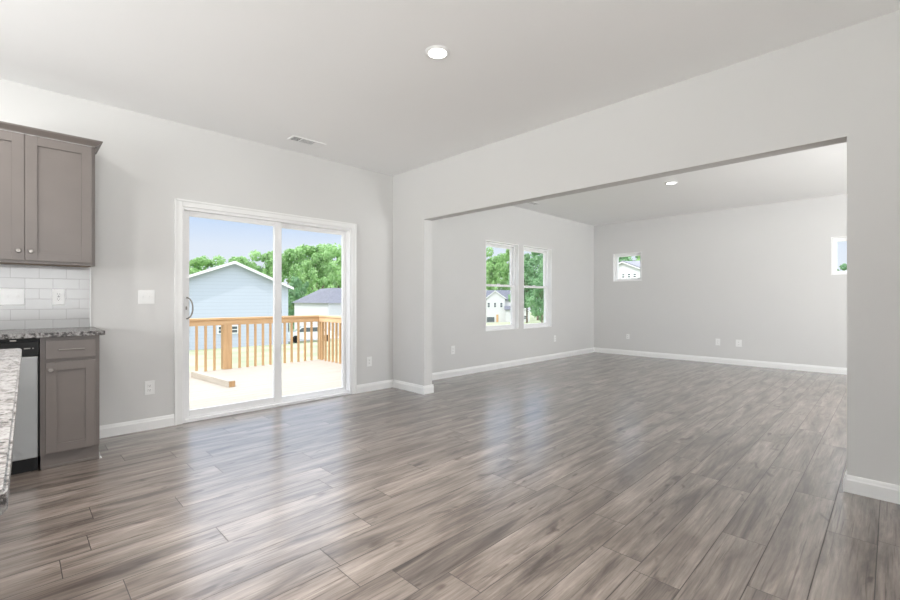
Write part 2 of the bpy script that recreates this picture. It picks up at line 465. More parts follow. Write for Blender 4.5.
# floor: each plank a quad with its own tone, narrow dark joints between
def build_floor():
    bm = bmesh.new(); ly = bm.verts.layers.float_vector.new('plank')
    y0, wd, g, LN = .226, .1785, .0016, 1.22
    joints = {1: 2.45, 2: 1.84, 3: 1.918, 4: 2.18, 5: 1.278, 8: .985, 9: 1.272, 10: .313, 11: .712, 14: .655}
    rnd = random.Random(5)
    def quad(a, b, c, d, z, val):
        vs = [bm.verts.new((a, c, z)), bm.verts.new((b, c, z)), bm.verts.new((b, d, z)), bm.verts.new((a, d, z))]
        for v in vs: v[ly] = val
        f = bm.faces.new(vs); return f
    x_lo, x_hi = XK, XD
    k0 = int(math.floor((YBACK-y0)/wd)); k1 = int(math.ceil((YA2-y0)/wd))
    for k in range(k0, k1):
        ya, yb = max(y0+k*wd, YBACK), min(y0+(k+1)*wd, YA)
        if yb <= ya: continue
        j = joints.get(k, rnd.uniform(0, LN))
        xs = [j+LN*i for i in range(-8, 10)]
        xs = [x for x in xs if x_lo+.02 < x < x_hi-.02]
        xs = [x_lo]+xs+[x_hi]
        for a, b in zip(xs, xs[1:]):
            val = (rnd.random(), rnd.random(), rnd.random())
            quad(a+g, b-g, ya+g, yb-g, 0, val).material_index = 0
    f = quad(x_lo, x_hi, YBACK, YA, -.0012, (0, 0, 0)); f.material_index = 1
    # slab below
    m = bpy.data.meshes.new('floor'); 
    bmesh.ops.recalc_face_normals(bm, faces=bm.faces)
    for f in bm.faces:
        if f.normal.z < 0: f.normal_flip()
    b2 = bmesh.new(); bmesh.ops.create_cube(b2, size=1)
    for v in b2.verts: v.co = Vector(((XK-.15+XD2)/2+v.co.x*(XD2-XK+.15), (YBACK-.15+YA2)/2+v.co.y*(YA2-YBACK+.15), -.1+v.co.z*.19))
    t = bpy.data.meshes.new('t'); b2.to_mesh(t); b2.free()
    n = len(bm.faces); bm.from_mesh(t); bm.faces.ensure_lookup_table()
    for i in range(n, len(bm.faces)): bm.faces[i].material_index = 1
    bm.to_mesh(m); bm.free()
    o = bpy.data.objects.new('floor', m); C.objects.link(o)
    m.materials.append(M_floor); m.materials.append(mat('plank_joint', (.045, .038, .034), .7))
    return setp(o, kind='structure')
build_floor()

# baseboards with a stepped top profile
BH = .100
def bb_prof(d=.015):   # (distance from wall, height)
    return [(0, 0), (d, 0), (d, BH-.028), (d*.75, BH-.02), (d*.6, BH-.008), (d*.35, BH), (0, BH)]
def bb_y(name, x0, x1, y, sgn):
    mb = MB().prism([(y+sgn*p, z) for p, z in bb_prof()], 'x', x0, x1)
    return setp(mb.build(name, M_trim), kind='structure')
def bb_x(mb, y0, y1, x, sgn):
    return mb.prism([(x+sgn*p, z) for p, z in bb_prof()], 'y', y0, y1)
bb_y('baseboard_left', .445, 1.025, YA, -1)
bb_y('baseboard_left_corner', 2.932, XB, YA, -1)
bb_y('baseboard_living_left', XB2, XD, YA, -1)
setp(bb_x(MB(), YBACK, YA-.015, XD, -1).build('baseboard_right', M_trim), kind='structure')
t_ = MB(); bb_x(t_, OY1-.0, YA-.015, XB, -1); t_.prism([(OY1-p, z) for p, z in bb_prof()], 'x', XB-.015, XB2+.015); bb_x(t_, OY1, YA-.015, XB2, 1)
setp(t_.build('baseboard_middle', M_trim), kind='structure')
t_ = MB(); bb_x(t_, YBACK, OY0, XB, -1); t_.prism([(OY0+p, z) for p, z in bb_prof()], 'x', XB-.015, XB2+.015); bb_x(t_, YBACK, OY0, XB2, 1)
setp(t_.build('baseboard_middle_near', M_trim), kind='structure')
bb_y('baseboard_back', XK, XD, YBACK, 1)

# ------------------------------------------------------------------ sliding door
door = thing('door_1', (1.98, YA, 0), kind='structure')
cas = MB()
for (a, b, c, d) in ((1.025, 1.090, 0, 2.048), (2.870, 2.932, 0, 2.048), (1.090, 2.870, 1.985, 2.048)):
    cas.box(a, b, YA-.016, YA-.0002, c, d, .003)
    ia, ib = (a, a+.018) if c == 0 and a < 2 else ((b-.018, b) if c == 0 else (a, b))
    if c == 0: cas.box(ia, ib, YA-.024, YA-.014, c, d, .003)
    else: cas.box(1.03, 2.93, YA-.024, YA-.014, d-.018, d, .003)
cas.build('casing', M_trim, door)
fr = MB().frame(DX0, DX1, .0, DZ1, YA+.004, YA2, .022, .002, wb=.030, wt=.03)
fr.box(DX0+.02, DX1-.02, YA+.035, YA+.042, .03, .045).box(DX0+.02, DX1-.02, YA+.088, YA+.095, .03, .045)
fr.build('door_frame', M_vinyl, door)
def sash(name, x0, x1, y0, y1, z0, z1, wl, wr, wb, wt):
    mb = MB()
    mb.box(x0, x0+wl, y0, y1, z0, z1, .003).box(x1-wr, x1, y0, y1, z0, z1, .003)
    mb.box(x0+wl, x1-wr, y0, y1, z0, z0+wb, .003).box(x0+wl, x1-wr, y0, y1, z1-wt, z1, .003)
    o = mb.build(name, M_vinyl, door)
    ym = (y0+y1)/2
    MB().box(x0+wl-.005, x1-wr+.005, ym-.006, ym+.006, z0+wb-.005, z1-wt+.005).build('glass_pane', M_glass, o)
    return o
s1 = sash('sliding_panel', 1.107, 2.034, 4.614, 4.654, .032, 1.96, .052, .075, .068, .045)
s2 = sash('fixed_panel', 1.985, 2.853, 4.666, 4.704, .032, 1.96, .075, .038, .045, .045)
pts = []
for i in range(17):
    a = -math.pi/2+math.pi*i/16
    pts.append((1.134+.0, 4.614-.012-.040*math.cos(a), 1.06+.10*math.sin(a)))
pts = [(1.134, 4.613, .96)]+pts+[(1.134, 4.613, 1.16)]
hd = MB().tube([(1.130+.045*math.cos(-math.pi/2+math.pi*i/16), 4.595-.03*math.cos(-math.pi/2+math.pi*i/16), 1.055+.098*math.sin(-math.pi/2+math.pi*i/16)) for i in range(17)], .0065)
MB().box(1.116, 1.142, 4.606, 4.614, .95, 1.16, .003).build('handle_plate', M_vinyl, s1)
hd.build('handle', M_nickel, s1, True)
MB().box(1.125, 1.135, 4.592, 4.603, 1.04, 1.07, .002).build('thumb_latch', M_nickel, s1)

# ------------------------------------------------------------------ windows
def window_y(name, x0, x1, z0, z1):
    w_ = thing(name, ((x0+x1)/2, YA, z0), kind='structure')
    MB().frame(x0, x1, z0, z1, YA-.003, YA2, .014).build('jamb_liner', M_trim, w_)
    a, b, c, d = x0+.014, x1-.014, z0+.014, z1-.014
    MB().frame(a, b, c, d, YA+.065, YA+.145, .028, .002, wb=.03).build('window_frame', M_vinyl, w_)
    a += .028; b -= .028; c += .03; d -= .028
    zm = 1.372 if x0 < 6.3 else 1.370
    for nm, ya, yb, za, zb in (('upper_sash', YA+.108, YA+.138, zm-.018, d), ('lower_sash', YA+.074, YA+.104, c, zm+.018)):
        o = MB().frame(a, b, za, zb, ya, yb, .034, .002).build(nm, M_vinyl, w_)
        MB().box(a+.03, b-.03, (ya+yb)/2-.006, (ya+yb)/2+.006, za+.03, zb-.03).build('glass_pane', M_glass, o)
    MB().box((a+b)/2-.03, (a+b)/2+.03, YA+.078, YA+.100, zm+.018, zm+.032, .003).build('sash_lock', M_vinyl, w_)
window_y('window_1', *W1); window_y('window_2', *W2)
def window_x(name, y0, y1, z0, z1, X=XD, X2=XD2):
    g = 1 if X2 > X else -1
    w_ = thing(name, (X, (y0+y1)/2, z0), kind='structure')
    def fx(a_, b_): return (min(X+g*a_, X+g*b_), max(X+g*a_, X+g*b_))
    MB().frame(y0, y1, z0, z1, *fx(-.003, abs(X2-X)), .014, axis='x').build('jamb_liner', M_trim, w_)
    MB().frame(y0+.014, y1-.014, z0+.014, z1-.014, *fx(.07, .14), .05, .003, axis='x').build('window_frame', M_vinyl, w_)
    MB().box(*fx(.10, .112), y0+.06, y1-.06, z0+.06, z1-.06).build('glass_pane', M_glass, w_)
window_x('window_3', *D1); window_x('window_4', *D2); window_x('window_6', *LW); window_x('window_7', *KW, X=XK, X2=XK-.15)  # last two are unseen windows added to go with the fill lights
for i, (a, b, c, d) in enumerate(BW):  # unseen back wall windows, added to go with the fill lights
    w_ = thing('window_%d' % (5+i), ((a+b)/2, YBACK, c), kind='structure')
    o = MB().frame(a, b, c, d, YBACK-.15, YBACK+.003, .05).box((a+b)/2-.03, (a+b)/2+.03, YBACK-.13, YBACK-.08, c+.05, d-.05).build('window_frame', M_vinyl, w_)
    MB().box(a+.05, (a+b)/2-.03, YBACK-.11, YBACK-.10, c+.05, d-.05).box((a+b)/2+.03, b-.05, YBACK-.11, YBACK-.10, c+.05, d-.05).build('glass_pane', M_glass, o)

# ------------------------------------------------------------------ ceiling fixtures
def can_light(x, y, label, power=1.0, beam=100):
    t = thing('recessed_light', (x, y, H), label, 'ceiling light', 'recessed ceiling lights')
    MB().lathe([(.058, -.004), (.062, -.0075), (.076, -.006), (.083, -.0015), (.083, 0), (.058, 0)], (x, y, H), seg=48).build('trim_ring', M_trim, t, True)
    MB().lathe([(.0005, -.006), (.0575, -.006), (.0575, -.001), (.0005, -.001)], (x, y, H), seg=48).build('lens', M_lamp, t)
    l = light('lamp_bulb', 'AREA', (x, y, H-.012), LAMP_W*power, (0, 0, 0), .11, None, (1, .98, .955), math.radians(beam))
    l.parent = t; l.matrix_parent_inverse = parent_inv(t)
    return t
can_light(1.955, 2.085, 'round recessed ceiling light with white rim, nearest and larger of the two', .4)
can_light(6.41, 2.14, 'small round recessed ceiling light in the far room beyond the opening', .14)
can_light(-.35, 3.45, 'round recessed ceiling light over the kitchen counter, out of frame at left', .28, 180)
can_light(-.9, .9, 'added recessed fill light above the island, out of frame at left')  # unseen lamp added for floor and ceiling bounce
can_light(1.95, -1.2, 'added recessed fill light behind the camera in the near room', .06)  # added weak fill lamp, out of view
can_light(6.41, -1.2, 'added unseen recessed fill light at the near end of the far room', 1.5)  # lamp added out of view to lift the far room's brightness
can_light(.5, 2.05, 'added recessed fill light between the island and sliding door, above the frame', .5)  # unseen lamp added to brighten the floor at left
can_light(-.9, -1.5, 'added unseen recessed fill light at the back of the kitchen by the added window')  # unseen lamp added to light the rear floor and bounce upward
can_light(.5, -1.5, 'added unseen recessed fill light between the kitchen and the added back wall window', .45)  # another added lamp out of view, for bounce off the rear floor

def register(x0, x1, y0, y1, label, blocks):
    t = thing('ceiling_register', ((x0+x1)/2, (y0+y1)/2, H), label, 'vent')
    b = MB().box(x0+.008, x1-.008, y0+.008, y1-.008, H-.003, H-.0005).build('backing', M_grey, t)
    f_ = MB()
    e = .016
    for (a, b_, c, d) in ((x0, x0+e, y0, y1), (x1-e, x1, y0, y1), (x0+e, x1-e, y0, y0+e), (x0+e, x1-e, y1-e, y1)):
        f_.box(a, b_, c, d, H-.008, H, .0015)
    f_.build('frame', M_trim, t)
    W = x1-x0-2*e
    cur = x0+e
    l = MB(); 
    for frac, ang in blocks:
        wd = W*frac
        n = max(3, int(wd/.012))
        for i in range(n):
            xx = cur+wd*(i+.5)/n
            hw = {0: .0014, 1: .0028, 2: .0050}[ang]
            l.box(xx-hw, xx+hw, y0+e, y1-e, H-.007, H-.005)
        l.box(cur+wd-.003, cur+wd+.003, y0+e, y1-e, H-.008, H-.003)
        cur += wd
    l.build('louvres', M_trim, t)
register(1.935, 2.285, 4.115, 4.255, 'white rectangular ceiling vent near the top of the sliding door wall', [(.27, 0), (.46, 1), (.27, 2)])
register(5.98, 6.24, 4.14, 4.26, 'small white ceiling vent in the far room above the twin windows', [(.5, 0), (.5, 0)])

# ------------------------------------------------------------------ switch plates and outlets
def screw(mb, x, y, z): mb.cyl((x, y, z), (0, -1, 0), .0028, .0012, 10)
def plate_y(name, x0, x1, z0, z1, y, label, cat, kind, gangs=1, group=None):
    """wall plate facing -Y at wall plane y"""
    t = thing(name, ((x0+x1)/2, y, (z0+z1)/2), label, cat, group)
    MB().box(x0, x1, y-.006, y-.0003, z0, z1, .0022).build('cover_plate', M_plate, t)
    zc = (z0+z1)/2
    for g in range(gangs):
        xc = x0+(x1-x0)*(g+.5)/gangs if gangs == 1 else (x0+x1)/2+(g-(gangs-1)/2)*.046
        if kind == 'toggle':
            MB().box(xc-.006, xc+.006, y-.0075, y-.005, zc-.013, zc+.013, .001).box(xc-.004, xc+.004, y-.017, y-.006, zc-.002, zc+.010, .0012).build('toggle', M_plate, t)
        else:
            for s_ in (-1, 1):
                zz = zc+s_*.0195
                o = MB().box(xc-.0165, xc+.0165, y-.0085, y-.005, zz-.0145, zz+.0145, .003).build('socket', M_plate, t)
                sl = MB()
                sl.box(xc-.0075, xc-.005, y-.0088, y-.008, zz-.002, zz+.007)
                sl.box(xc+.005, xc+.0075, y-.0088, y-.008, zz-.002, zz+.006)
                sl.cyl((xc, y-.008, zz-.008), (0, -1, 0), .0026, .0008, 10)
                sl.build('slots', M_slot, o)
            if kind == 'gfci':
                MB().box(xc-.006, xc+.006, y-.0092, y-.006, zc-.003, zc+.003).build('test_button', M_slot, t)
    return t
plate_y('light_switch', .757, .876, 1.097, 1.215, YA, 'white double light switch plate between the cabinets and sliding door', 'switch', 'toggle', 2)
plate_y('wall_outlet', .803, .876, .305, .424, YA, 'white wall outlet low between the base cabinet and the sliding door', 'outlet', 'duplex')
plate_y('wall_outlet', 3.089, 3.161, .308, .427, YA, 'white wall outlet low between the sliding door and the corner', 'outlet', 'duplex')
plate_y('wall_outlet', 4.556, 4.634, .33, .452, YA, 'white wall outlet low under and left of the far twin windows', 'outlet', 'duplex')
plate_y('wall_outlet', 7.34, 7.41, .33, .45, YA, 'white wall outlet low and right of the far twin windows, nearest the far corner', 'outlet', 'duplex')
def plate_x(name, y0, y1, z0, z1, X, label, gangs):
    o = plate_y(name, -(y1-y0)/2, (y1-y0)/2, z0, z1, 0, label, 'outlet', 'duplex', gangs)
    o.rotation_euler = (0, 0, -math.pi/2); o.location = (X, (y0+y1)/2, (z0+z1)/2)
plate_x('wall_outlet', 2.165, 2.235, .318, .437, XD, 'left one of the two outlets close together on the far wall', 1)
plate_x('wall_outlet', 1.835, 1.925, .318, .437, XD, 'right one of the two outlets close together on the far wall', 1)
plate_x('wall_outlet', 3.79, 3.855, .33, .43, XD, 'white outlet on the far wall below the small square window', 1)

# ------------------------------------------------------------------ kitchen
def shaker(mb, x0, x1, z0, z1, yf, th=.019, rail=.062, rec=.011):
    """shaker door / drawer front facing -Y with its face at yf"""
    mb.box(x0, x0+rail, yf, yf+th, z0, z1, .0012).box(x1-rail, x1, yf, yf+th, z0, z1, .0012)
    mb.box(x0+rail, x1-rail, yf, yf+th, z0, z0+rail, .0012).box(x0+rail, x1-rail, yf, yf+th, z1-rail, z1, .0012)
    mb.box(x0+rail-.002, x1-rail+.002, yf+rec, yf+th-.001, z0+rail-.002, z1-rail+.002)
    return mb
def knob(x, yf, z, parent):
    return MB().lathe([(.0045, 0), (.0045, .012), (.008, .016), (.0145, .021), (.0155, .026), (.012, .0305), (.0005, .032)], (x, yf, z), (0, -1, 0), 20).build('knob', M_nickel, parent, True)
def upper_cab(x0, x1, label, nd=2, vis=True):
    yf = 4.235; z0, z1 = 1.386, 2.285
    t = thing('wall_cabinet', ((x0+x1)/2, YA-.01, z0), label, 'cabinet')
    MB().box(x0, x1, yf+.02, YA-.0005, z0+.012, z1, .001).build('body', M_cab, t)
    MB().box(x0+.012, x1-.012, yf+.03, YA-.012, z0+.006, z0+.0125).build('underside', M_cabin, t)
    fr_ = MB().frame(x0, x1, z0, z1, yf+.0, yf+.02, .03)  # light rail and stiles shown around the doors
    fr_.build('face_frame', M_cab, t) if False else fr_.bm.free()
    MB().box(x0, x1, yf+.019, yf+.04, z0, z0+.02, .001).build('light_rail', M_cab, t)
    w_ = (x1-x0)/nd
    for i in range(nd):
        a, b = x0+w_*i+(.02 if i == 0 else .0015), x0+w_*(i+1)-(.02 if i == nd-1 else .0015)
        d = shaker(MB(), a, b, z0+.02, z1-.008, yf).build('door', M_cab, t)
        knob((b-.03) if i == 0 else (a+.03), yf, z0+.083, d)
    return t
uc = upper_cab(-.332, .436, 'grey two-door shaker wall cabinet with round knobs above the tile backsplash')
# crown moulding running along the cabinet top and returning on the side
prof = [(0, 0), (.006, 0), (.006, .006), (.014, .012), (.032, .028), (.036, .030), (.036, .034), (.042, .034), (.042, .042), (0, .042)]
b_ = bmesh.new()
zc = 2.283
def crow(p):   # mitred path: (x,y) inward corner offset outward by d
    d, h = p
    return [(-.329, 4.235-d, zc+h), (.433+d, 4.235-d, zc+h), (.433+d, YA-.0005, zc+h)]
rings = [[b_.verts.new(q) for q in crow(p)] for p in prof]
n = len(prof)
for i in range(n):
    a, c = rings[i], rings[(i+1) % n]
    for k in range(2): b_.faces.new((a[k], a[k+1], c[k+1], c[k]))
b_.faces.new([r[0] for r in rings]); b_.faces.new([r[2] for r in rings][::-1])
bmesh.ops.recalc_face_normals(b_, faces=b_.faces)
mb = MB(); mb.bm.free(); mb.bm = b_
mb.build('crown_moulding', M_cab, uc)

# base cabinet
bc = thing('base_cabinet', (.272, 4.25, 0), 'grey narrow base cabinet with one drawer and door at the counter end', 'cabinet')
MB().box(.121, .431, 3.97, YA-.0005, .10, .882, .001).build('body', M_cab, bc)
MB().box(.125, .429, 3.992, YA-.0005, 0, .10).box(.125, .432, 3.984, 3.993, .0, .018, .003).build('toe_kick', M_cab, bc)
dr = MB().box(.148, .408, 3.951, 3.97, .735, .858, .0015).build('drawer', M_cab, bc)
MB().tube([(.215, 3.951, .795), (.215, 3.925, .795), (.345, 3.925, .795), (.345, 3.951, .795)], .0045, 8).build('bar_pull', M_nickel, dr, True)
dd = shaker(MB(), .148, .408, .108, .712, 3.951, rail=.055).build('door', M_cab, bc)
knob(.172, 3.951, .665, dd)
MB().prism([(.4325, 0), (.447, 0), (.436, .014), (.4325, .042)], 'y', 3.982, 4.02).build('trim_end', M_trim, bc)

# dishwasher
dw = thing('dishwasher', (-.19, 4.25, 0), 'stainless steel dishwasher with black control panel under the counter', 'dishwasher')
MB().box(-.486, .118, 3.99, YA-.02, .10, .878).build('body', M_black, dw)
MB().box(-.482, .111, 3.945, 3.99, .10, .762, .004).build('door', M_steel, dw)
cp = MB().box(-.486, .116, 3.952, 3.99, .766, .858, .003).build('control_panel', M_black, dw)
MB().box(.045, .075, 3.9505, 3.952, .812, .818).cyl((.088, 3.952, .815), (0, -1, 0), .004, .002, 12).build('indicator_marks', M_nickel, cp)
MB().box(-.02, .01, 3.95, 3.956, .864, .874, .001).build('latch_plate', M_nickel, dw)
MB().box(-.48, .112, 4.005, 4.03, 0, .10).build('toe_kick', M_black, dw)

bc2 = thing('base_cabinet', (-1.0, 4.25, 0), 'grey base cabinet left of the dishwasher, out of frame', 'cabinet')
MB().box(-1.55, -.488, 3.97, YA-.0005, .10, .882, .001).box(-1.55, -.488, 4.0, YA-.0005, 0, .10).build('body', M_cab, bc2)
for a, b in ((-1.545, -1.022), (-1.018, -.495)):
    knob(b-.03 if a < -1.3 else a+.03, 3.951, .80, shaker(MB(), a, b, .108, .862, 3.951).build('door', M_cab, bc2))

ct = MB().box(-1.56, .458, 3.925, YA-.0005, .8825, .914, .003)
setp(ct.build('countertop', M_granite), 'speckled grey granite countertop on the cabinets against the backsplash', 'countertop')
bs = setp(MB().box(-1.56, .434, YA-.009, YA-.0004, .9145, 1.386).build('tile_backsplash', M_tile), 'white subway tile backsplash between counter and wall cabinet', 'backsplash')
MB().box(.434, .4415, YA-.011, YA-.0004, .9145, 1.386, .001).build('edge_trim', M_trim, bs)
YB = YA-.009
plate_y('backsplash_outlet', .209, .281, 1.095, 1.215, YB, 'white outlet on the tile backsplash beside the switches', 'outlet', 'gfci')
plate_y('backsplash_switches', -.112, .055, 1.095, 1.215, YB, 'white triple switch plate on the tile backsplash', 'switch', 'toggle', 3)

# island
def rounded_slab(x0, x1, y0, y1, r, z0, z1, bev):
    pts = []
    for cx, cy, a0 in ((x1-r, y1-r, 0), (x0+r, y1-r, 90), (x0+r, y0+r, 180), (x1-r, y0+r, 270)):
        for i in range(7):
            a = math.radians(a0+90*i/6); pts.append((cx+r*math.cos(a), cy+r*math.sin(a)))
    b = bmesh.new()
    A = [b.verts.new((p[0], p[1], z0)) for p in pts]
    f = b.faces.new(A)
    g = bmesh.ops.extrude_face_region(b, geom=[f])
    bmesh.ops.translate(b, vec=(0, 0, z1-z0), verts=[v for v in g['geom'] if isinstance(v, bmesh.types.BMVert)])
    bmesh.ops.recalc_face_normals(b, faces=b.faces)
    bmesh.ops.bevel(b, geom=[e for e in b.edges if abs(e.verts[0].co.z-e.verts[1].co.z) < 1e-6], offset=bev, segments=3, affect='EDGES')
    mb = MB(); mb.bm.free(); mb.bm = b
    return mb
isl = thing('kitchen_island', (-.5, 1.7, 0), 'kitchen island with pale speckled granite top at the left edge of the picture', 'island')
MB().box(-.98, -.36, -.60+1.35, 2.70, .09, .8835, .002).box(-.95, -.42, .80, 2.67, 0, .09).build('body', M_cab, isl)
top = rounded_slab(-1.02, 0, .0, 2.06, .022, .8845, .914, .004)
bmesh.ops.transform(top.bm, matrix=Matrix.Translation((-.0055, .70, 0)) @ Matrix.Rotation(-.0147, 4, 'Z'), verts=top.bm.verts)
top.build('countertop', M_granite_i, isl, True)

# ------------------------------------------------------------------ outside: deck and railing
ZD = -.10
YR = 8.38; XR = 4.56
deck = thing('deck', (1.5, 6.5, ZD), 'sunlit bare pine deck outside the sliding door', 'deck')
bm_ = MB()
y = YA2+.01
while y < YR+.02:
    bm_.box(-2.6, XR+.04, y, y+.136, ZD-.036, ZD, .003); y += .141
bm_.build('deck_boards', M_deck, deck)
MB().box(-2.6, XR+.02, YR+.02, YR+.06, ZD-.27, ZD-.037).box(XR, XR+.04, YA2+.01, YR+.02, ZD-.27, ZD-.037).build('rim_joists', M_railx, deck)
for x in (-2.4, 1.0, XR-.1):
    MB().box(x-.07, x+.07, YR-.15, YR-.01, -2.45, ZD-.037, .004).build('support_post', M_rail, deck)
rail = thing('deck_railing', (1.5, YR, ZD), 'new pine deck railing with square balusters along the deck edge', 'railing')
def post(cx, cy, z1, wd=.145):
    MB().box(cx-wd/2, cx+wd/2, cy-wd/2, cy+wd/2, ZD, z1, .006).build('post', M_rail, rail)
post(2.70, YR+.02, .735); post(XR-.035, YR-.01, .735, .10); post(.6, YR+.02, .735); post(-1.6, YR+.02, .735); post(XR-.035, 6.3, .735, .10)
MB().box(-2.6, XR+.02, YR-.055, YR-.017, .685, .778, .004).build('upper_rail', M_railx, rail)
MB().box(-2.6, XR+.09, YR-.075, YR+.085, .779, .815, .005).build('cap_rail', M_railx, rail)
MB().box(XR-.105, XR-.067, YA2+.02, YR-.06, .685, .778, .004).build('side_upper_rail', M_raily, rail)
MB().box(XR-.12, XR+.04, YA2+.02, YR-.078, .779, .815, .005).build('side_cap_rail', M_raily, rail)
bal0 = None
def baluster(x, y):
    global bal0
    if bal0 is None:
        m = MB(); m.box(-.018, .018, -.018, .018, 0, .786-.002, .002)
        bal0 = m.build('baluster', M_rail, rail); o = bal0
    else:
        o = bal0.copy(); C.objects.link(o)
    o.matrix_parent_inverse = Matrix.Identity(4)
    o.location = Vector((x, y, ZD-.0)) - rail.location
x = 2.204-.14*30
while x < XR-.12:
    if all(abs(x-q) > .09 for q in (2.70, .6, -1.6)): baluster(x, YR-.036)
    x += .14
y = YR-.16
while y > YA2+.1:
    if abs(y-6.3) > .08: baluster(XR-.086, y)
    y -= .14


bd = MB().box(-.66, .66, -.045, .045, 0, .088, .003)
o = bd.build('loose_board', M_deck)
setp(o, 'short pale timber board lying loose on the deck by the railing', 'board')
o.location = (2.115, 7.22, ZD+.0005); o.rotation_euler = (0, 0, math.atan2(-1.25, .13))
MB().box(.6602, .662, -.040, .040, .004, .084).build('shaded_end', M_rail, None).parent = o  # shade on the board's cut end put into a darker orange facing

# ------------------------------------------------------------------ outside: ground, street
def ground_z(x, y):
    return -2.0-.02*y if y < 36 else -2.72-.06*(y-36) if y < 90 else -5.96-.01*(y-90)
bm = bmesh.new()
xs = [-60+10*i for i in range(30)]; ys = [4.9, 10, 20, 30, 36, 40, 45, 50, 60, 70, 80, 90, 120, 160, 220]
ys = [-60, -30] + ys
g_ = [[bm.verts.new((x, y, ground_z(x, y))) for x in xs] for y in ys]
for a, b in zip(g_, g_[1:]):
    for i in range(len(xs)-1): bm.faces.new((a[i], a[i+1], b[i+1], b[i]))
mb = MB(); mb.bm.free(); mb.bm = bm
setp(mb.build('ground', M_grass), kind='structure')
bm = bmesh.new()
rows = []
for x in range(-30, 121, 10):
    y = 43
    rows.append([bm.verts.new((x, y+q, ground_z(x, y+q)+.05)) for q in (0, 7)])
for a, b in zip(rows, rows[1:]): bm.faces.new((a[0], b[0], b[1], a[1]))
mb = MB(); mb.bm.free(); mb.bm = bm
setp(mb.build('street', M_street), kind='structure')

def ray(px, t, yv=300):
    u = (px-450)/439
    return Vector(((.7046+.7096*u)*t, (.7096-.7046*u)*t, 1.13-(yv-300)/439*t))

# ------------------------------------------------------------------ houses
def house(label, org, yaw, wl, wr, dep, zb, ze, za, ax=None, over=.35, rb=1.0, wins=(), sid=M_siding, roofm=M_shingle, wings=(), vent=False):
    """front gable facing local -y; org = local origin (x,y); heights absolute"""
    ax = (wr+wl)/2 if ax is None else ax
    t = thing('house', (org[0], org[1], zb), label, 'house', rz=yaw)
    bpy.context.view_layer.update()
    def part(mb, name, m, par=None):
        o = mb.build(name, m); par = par or t
        o.parent = par
        if par is t: o.location = (0, 0, -zb)
        return o
    part(MB().prism([(wl, zb), (wr, zb), (wr, ze), (ax, za), (wl, ze)], 'y', 0, dep), 'wall', sid)
    def roof(x0, z0, x1, z1, ya, yb, name='roof'):
        v = Vector((x1-x0, z1-z0)).normalized()
        q = Vector((x0, z0))-v*over
        th = .16
        part(MB().prism([(q.x, q.y), (x1, z1), (x1, z1+th*1.1), (q.x, q.y+th)], 'y', ya+.03, yb), name, roofm)
        part(MB().prism([(q.x, q.y-.08), (x1, z1-.08), (x1, z1+th), (q.x, q.y+th-.02)] if rb == 1 else [(q.x, q.y), (x1, z1), (x1, z1+.07), (q.x, q.y+.07)], 'y', ya-.03, ya+.03), 'rake_board', M_trim)
    roof(wl, ze, ax, za, -over, dep+over); roof(wr, ze, ax, za, -over, dep+over)
    for (x, z, w_, h_, kind) in wins:
        if kind == 'win':
            f = part(MB().frame(x-w_/2-.07, x+w_/2+.07, z-h_/2-.07, z+h_/2+.07, -.07, .01, .08).box(x-w_/2, x+w_/2, -.06, -.03, z-.03, z+.03), 'window', M_trim)
            part(MB().box(x-w_/2, x+w_/2, -.035, -.01, z-h_/2, z+h_/2), 'pane', M_hglass, f)
        elif kind == 'garage':
            part(MB().box(x-w_/2, x+w_/2, -.05, .01, z-h_/2, z+h_/2), 'garage_door', M_hglass)
        elif kind == 'door':
            part(MB().box(x-w_/2, x+w_/2, -.08, .01, z-h_/2, z+h_/2), 'front_door', M_rail)
    for (x0, x1, y0, y1, e, r) in wings:      # wing with its ridge along local x
        part(MB().prism([(y0, zb), (y1, zb), (y1, e), ((y0+y1)/2, r), (y0, e)], 'x', x0, x1), 'wing_wall', sid)
        for s_ in (0, 1):
            a = (y0-.4, e-.4*(r-e)/((y1-y0)/2)) if s_ == 0 else (y1+.4, e-.4*(r-e)/((y1-y0)/2))
            c = ((y0+y1)/2, r)
            part(MB().prism([a, c, (c[0], c[1]+.16), (a[0], a[1]+.16)], 'x', x0-.3, x1+.3), 'wing_roof', roofm)
    return t
house('pale blue sided house with white gable right behind the deck railing', (13.507, 40.139), math.radians(-10), -5.2, 4.55, 13, -3.3, 2.32, 4.33, ax=0, over=.42,
      wins=[(-.47, -1.42, 1.47, .56, 'win'), (-4.0, -.9, 1.0, 1.3, 'win')])
# white house with hip roof
P = ray(328.4, 60); Q = ray(294.4, 68); e2 = Vector(((Q-P).y, -(Q-P).x, 0)); e2 = -e2 if e2.x < 0 else e2
e2 = e2.normalized()*13
S = P+e2; T = Q+e2
zb, ze, zr = -4.3, 1.13-3/439*62, 1.13+11.6/439*68
R1 = ray(320.8, 70); R2 = ray(332, 65); R3 = R2+e2*.45; R4 = R1+e2*.35
hp = thing('house', (P.x, P.y, zb), 'white house with grey hip roof beyond the deck railing corner', 'house')
bm = bmesh.new()
foot = [P, S, T, Q]
cen = sum(foot, Vector())/4
lo = [bm.verts.new((p.x, p.y, zb)) for p in foot]; hi = [bm.verts.new((p.x, p.y, ze)) for p in foot]
bm.faces.new(lo[::-1]); bm.faces.new(hi)
for i in range(4): bm.faces.new((lo[i], lo[(i+1) % 4], hi[(i+1) % 4], hi[i]))
bmesh.ops.recalc_face_normals(bm, faces=bm.faces)
mb = MB(); mb.bm.free(); mb.bm = bm; mb.build('wall', M_sidingw, hp)
bm = bmesh.new()
ev = [bm.verts.new((p.x+(p-cen).normalized().x*.5, p.y+(p-cen).normalized().y*.5, ze)) for p in foot]
tp = [bm.verts.new((p.x, p.y, zr)) for p in (R2, R3, R4, R1)]
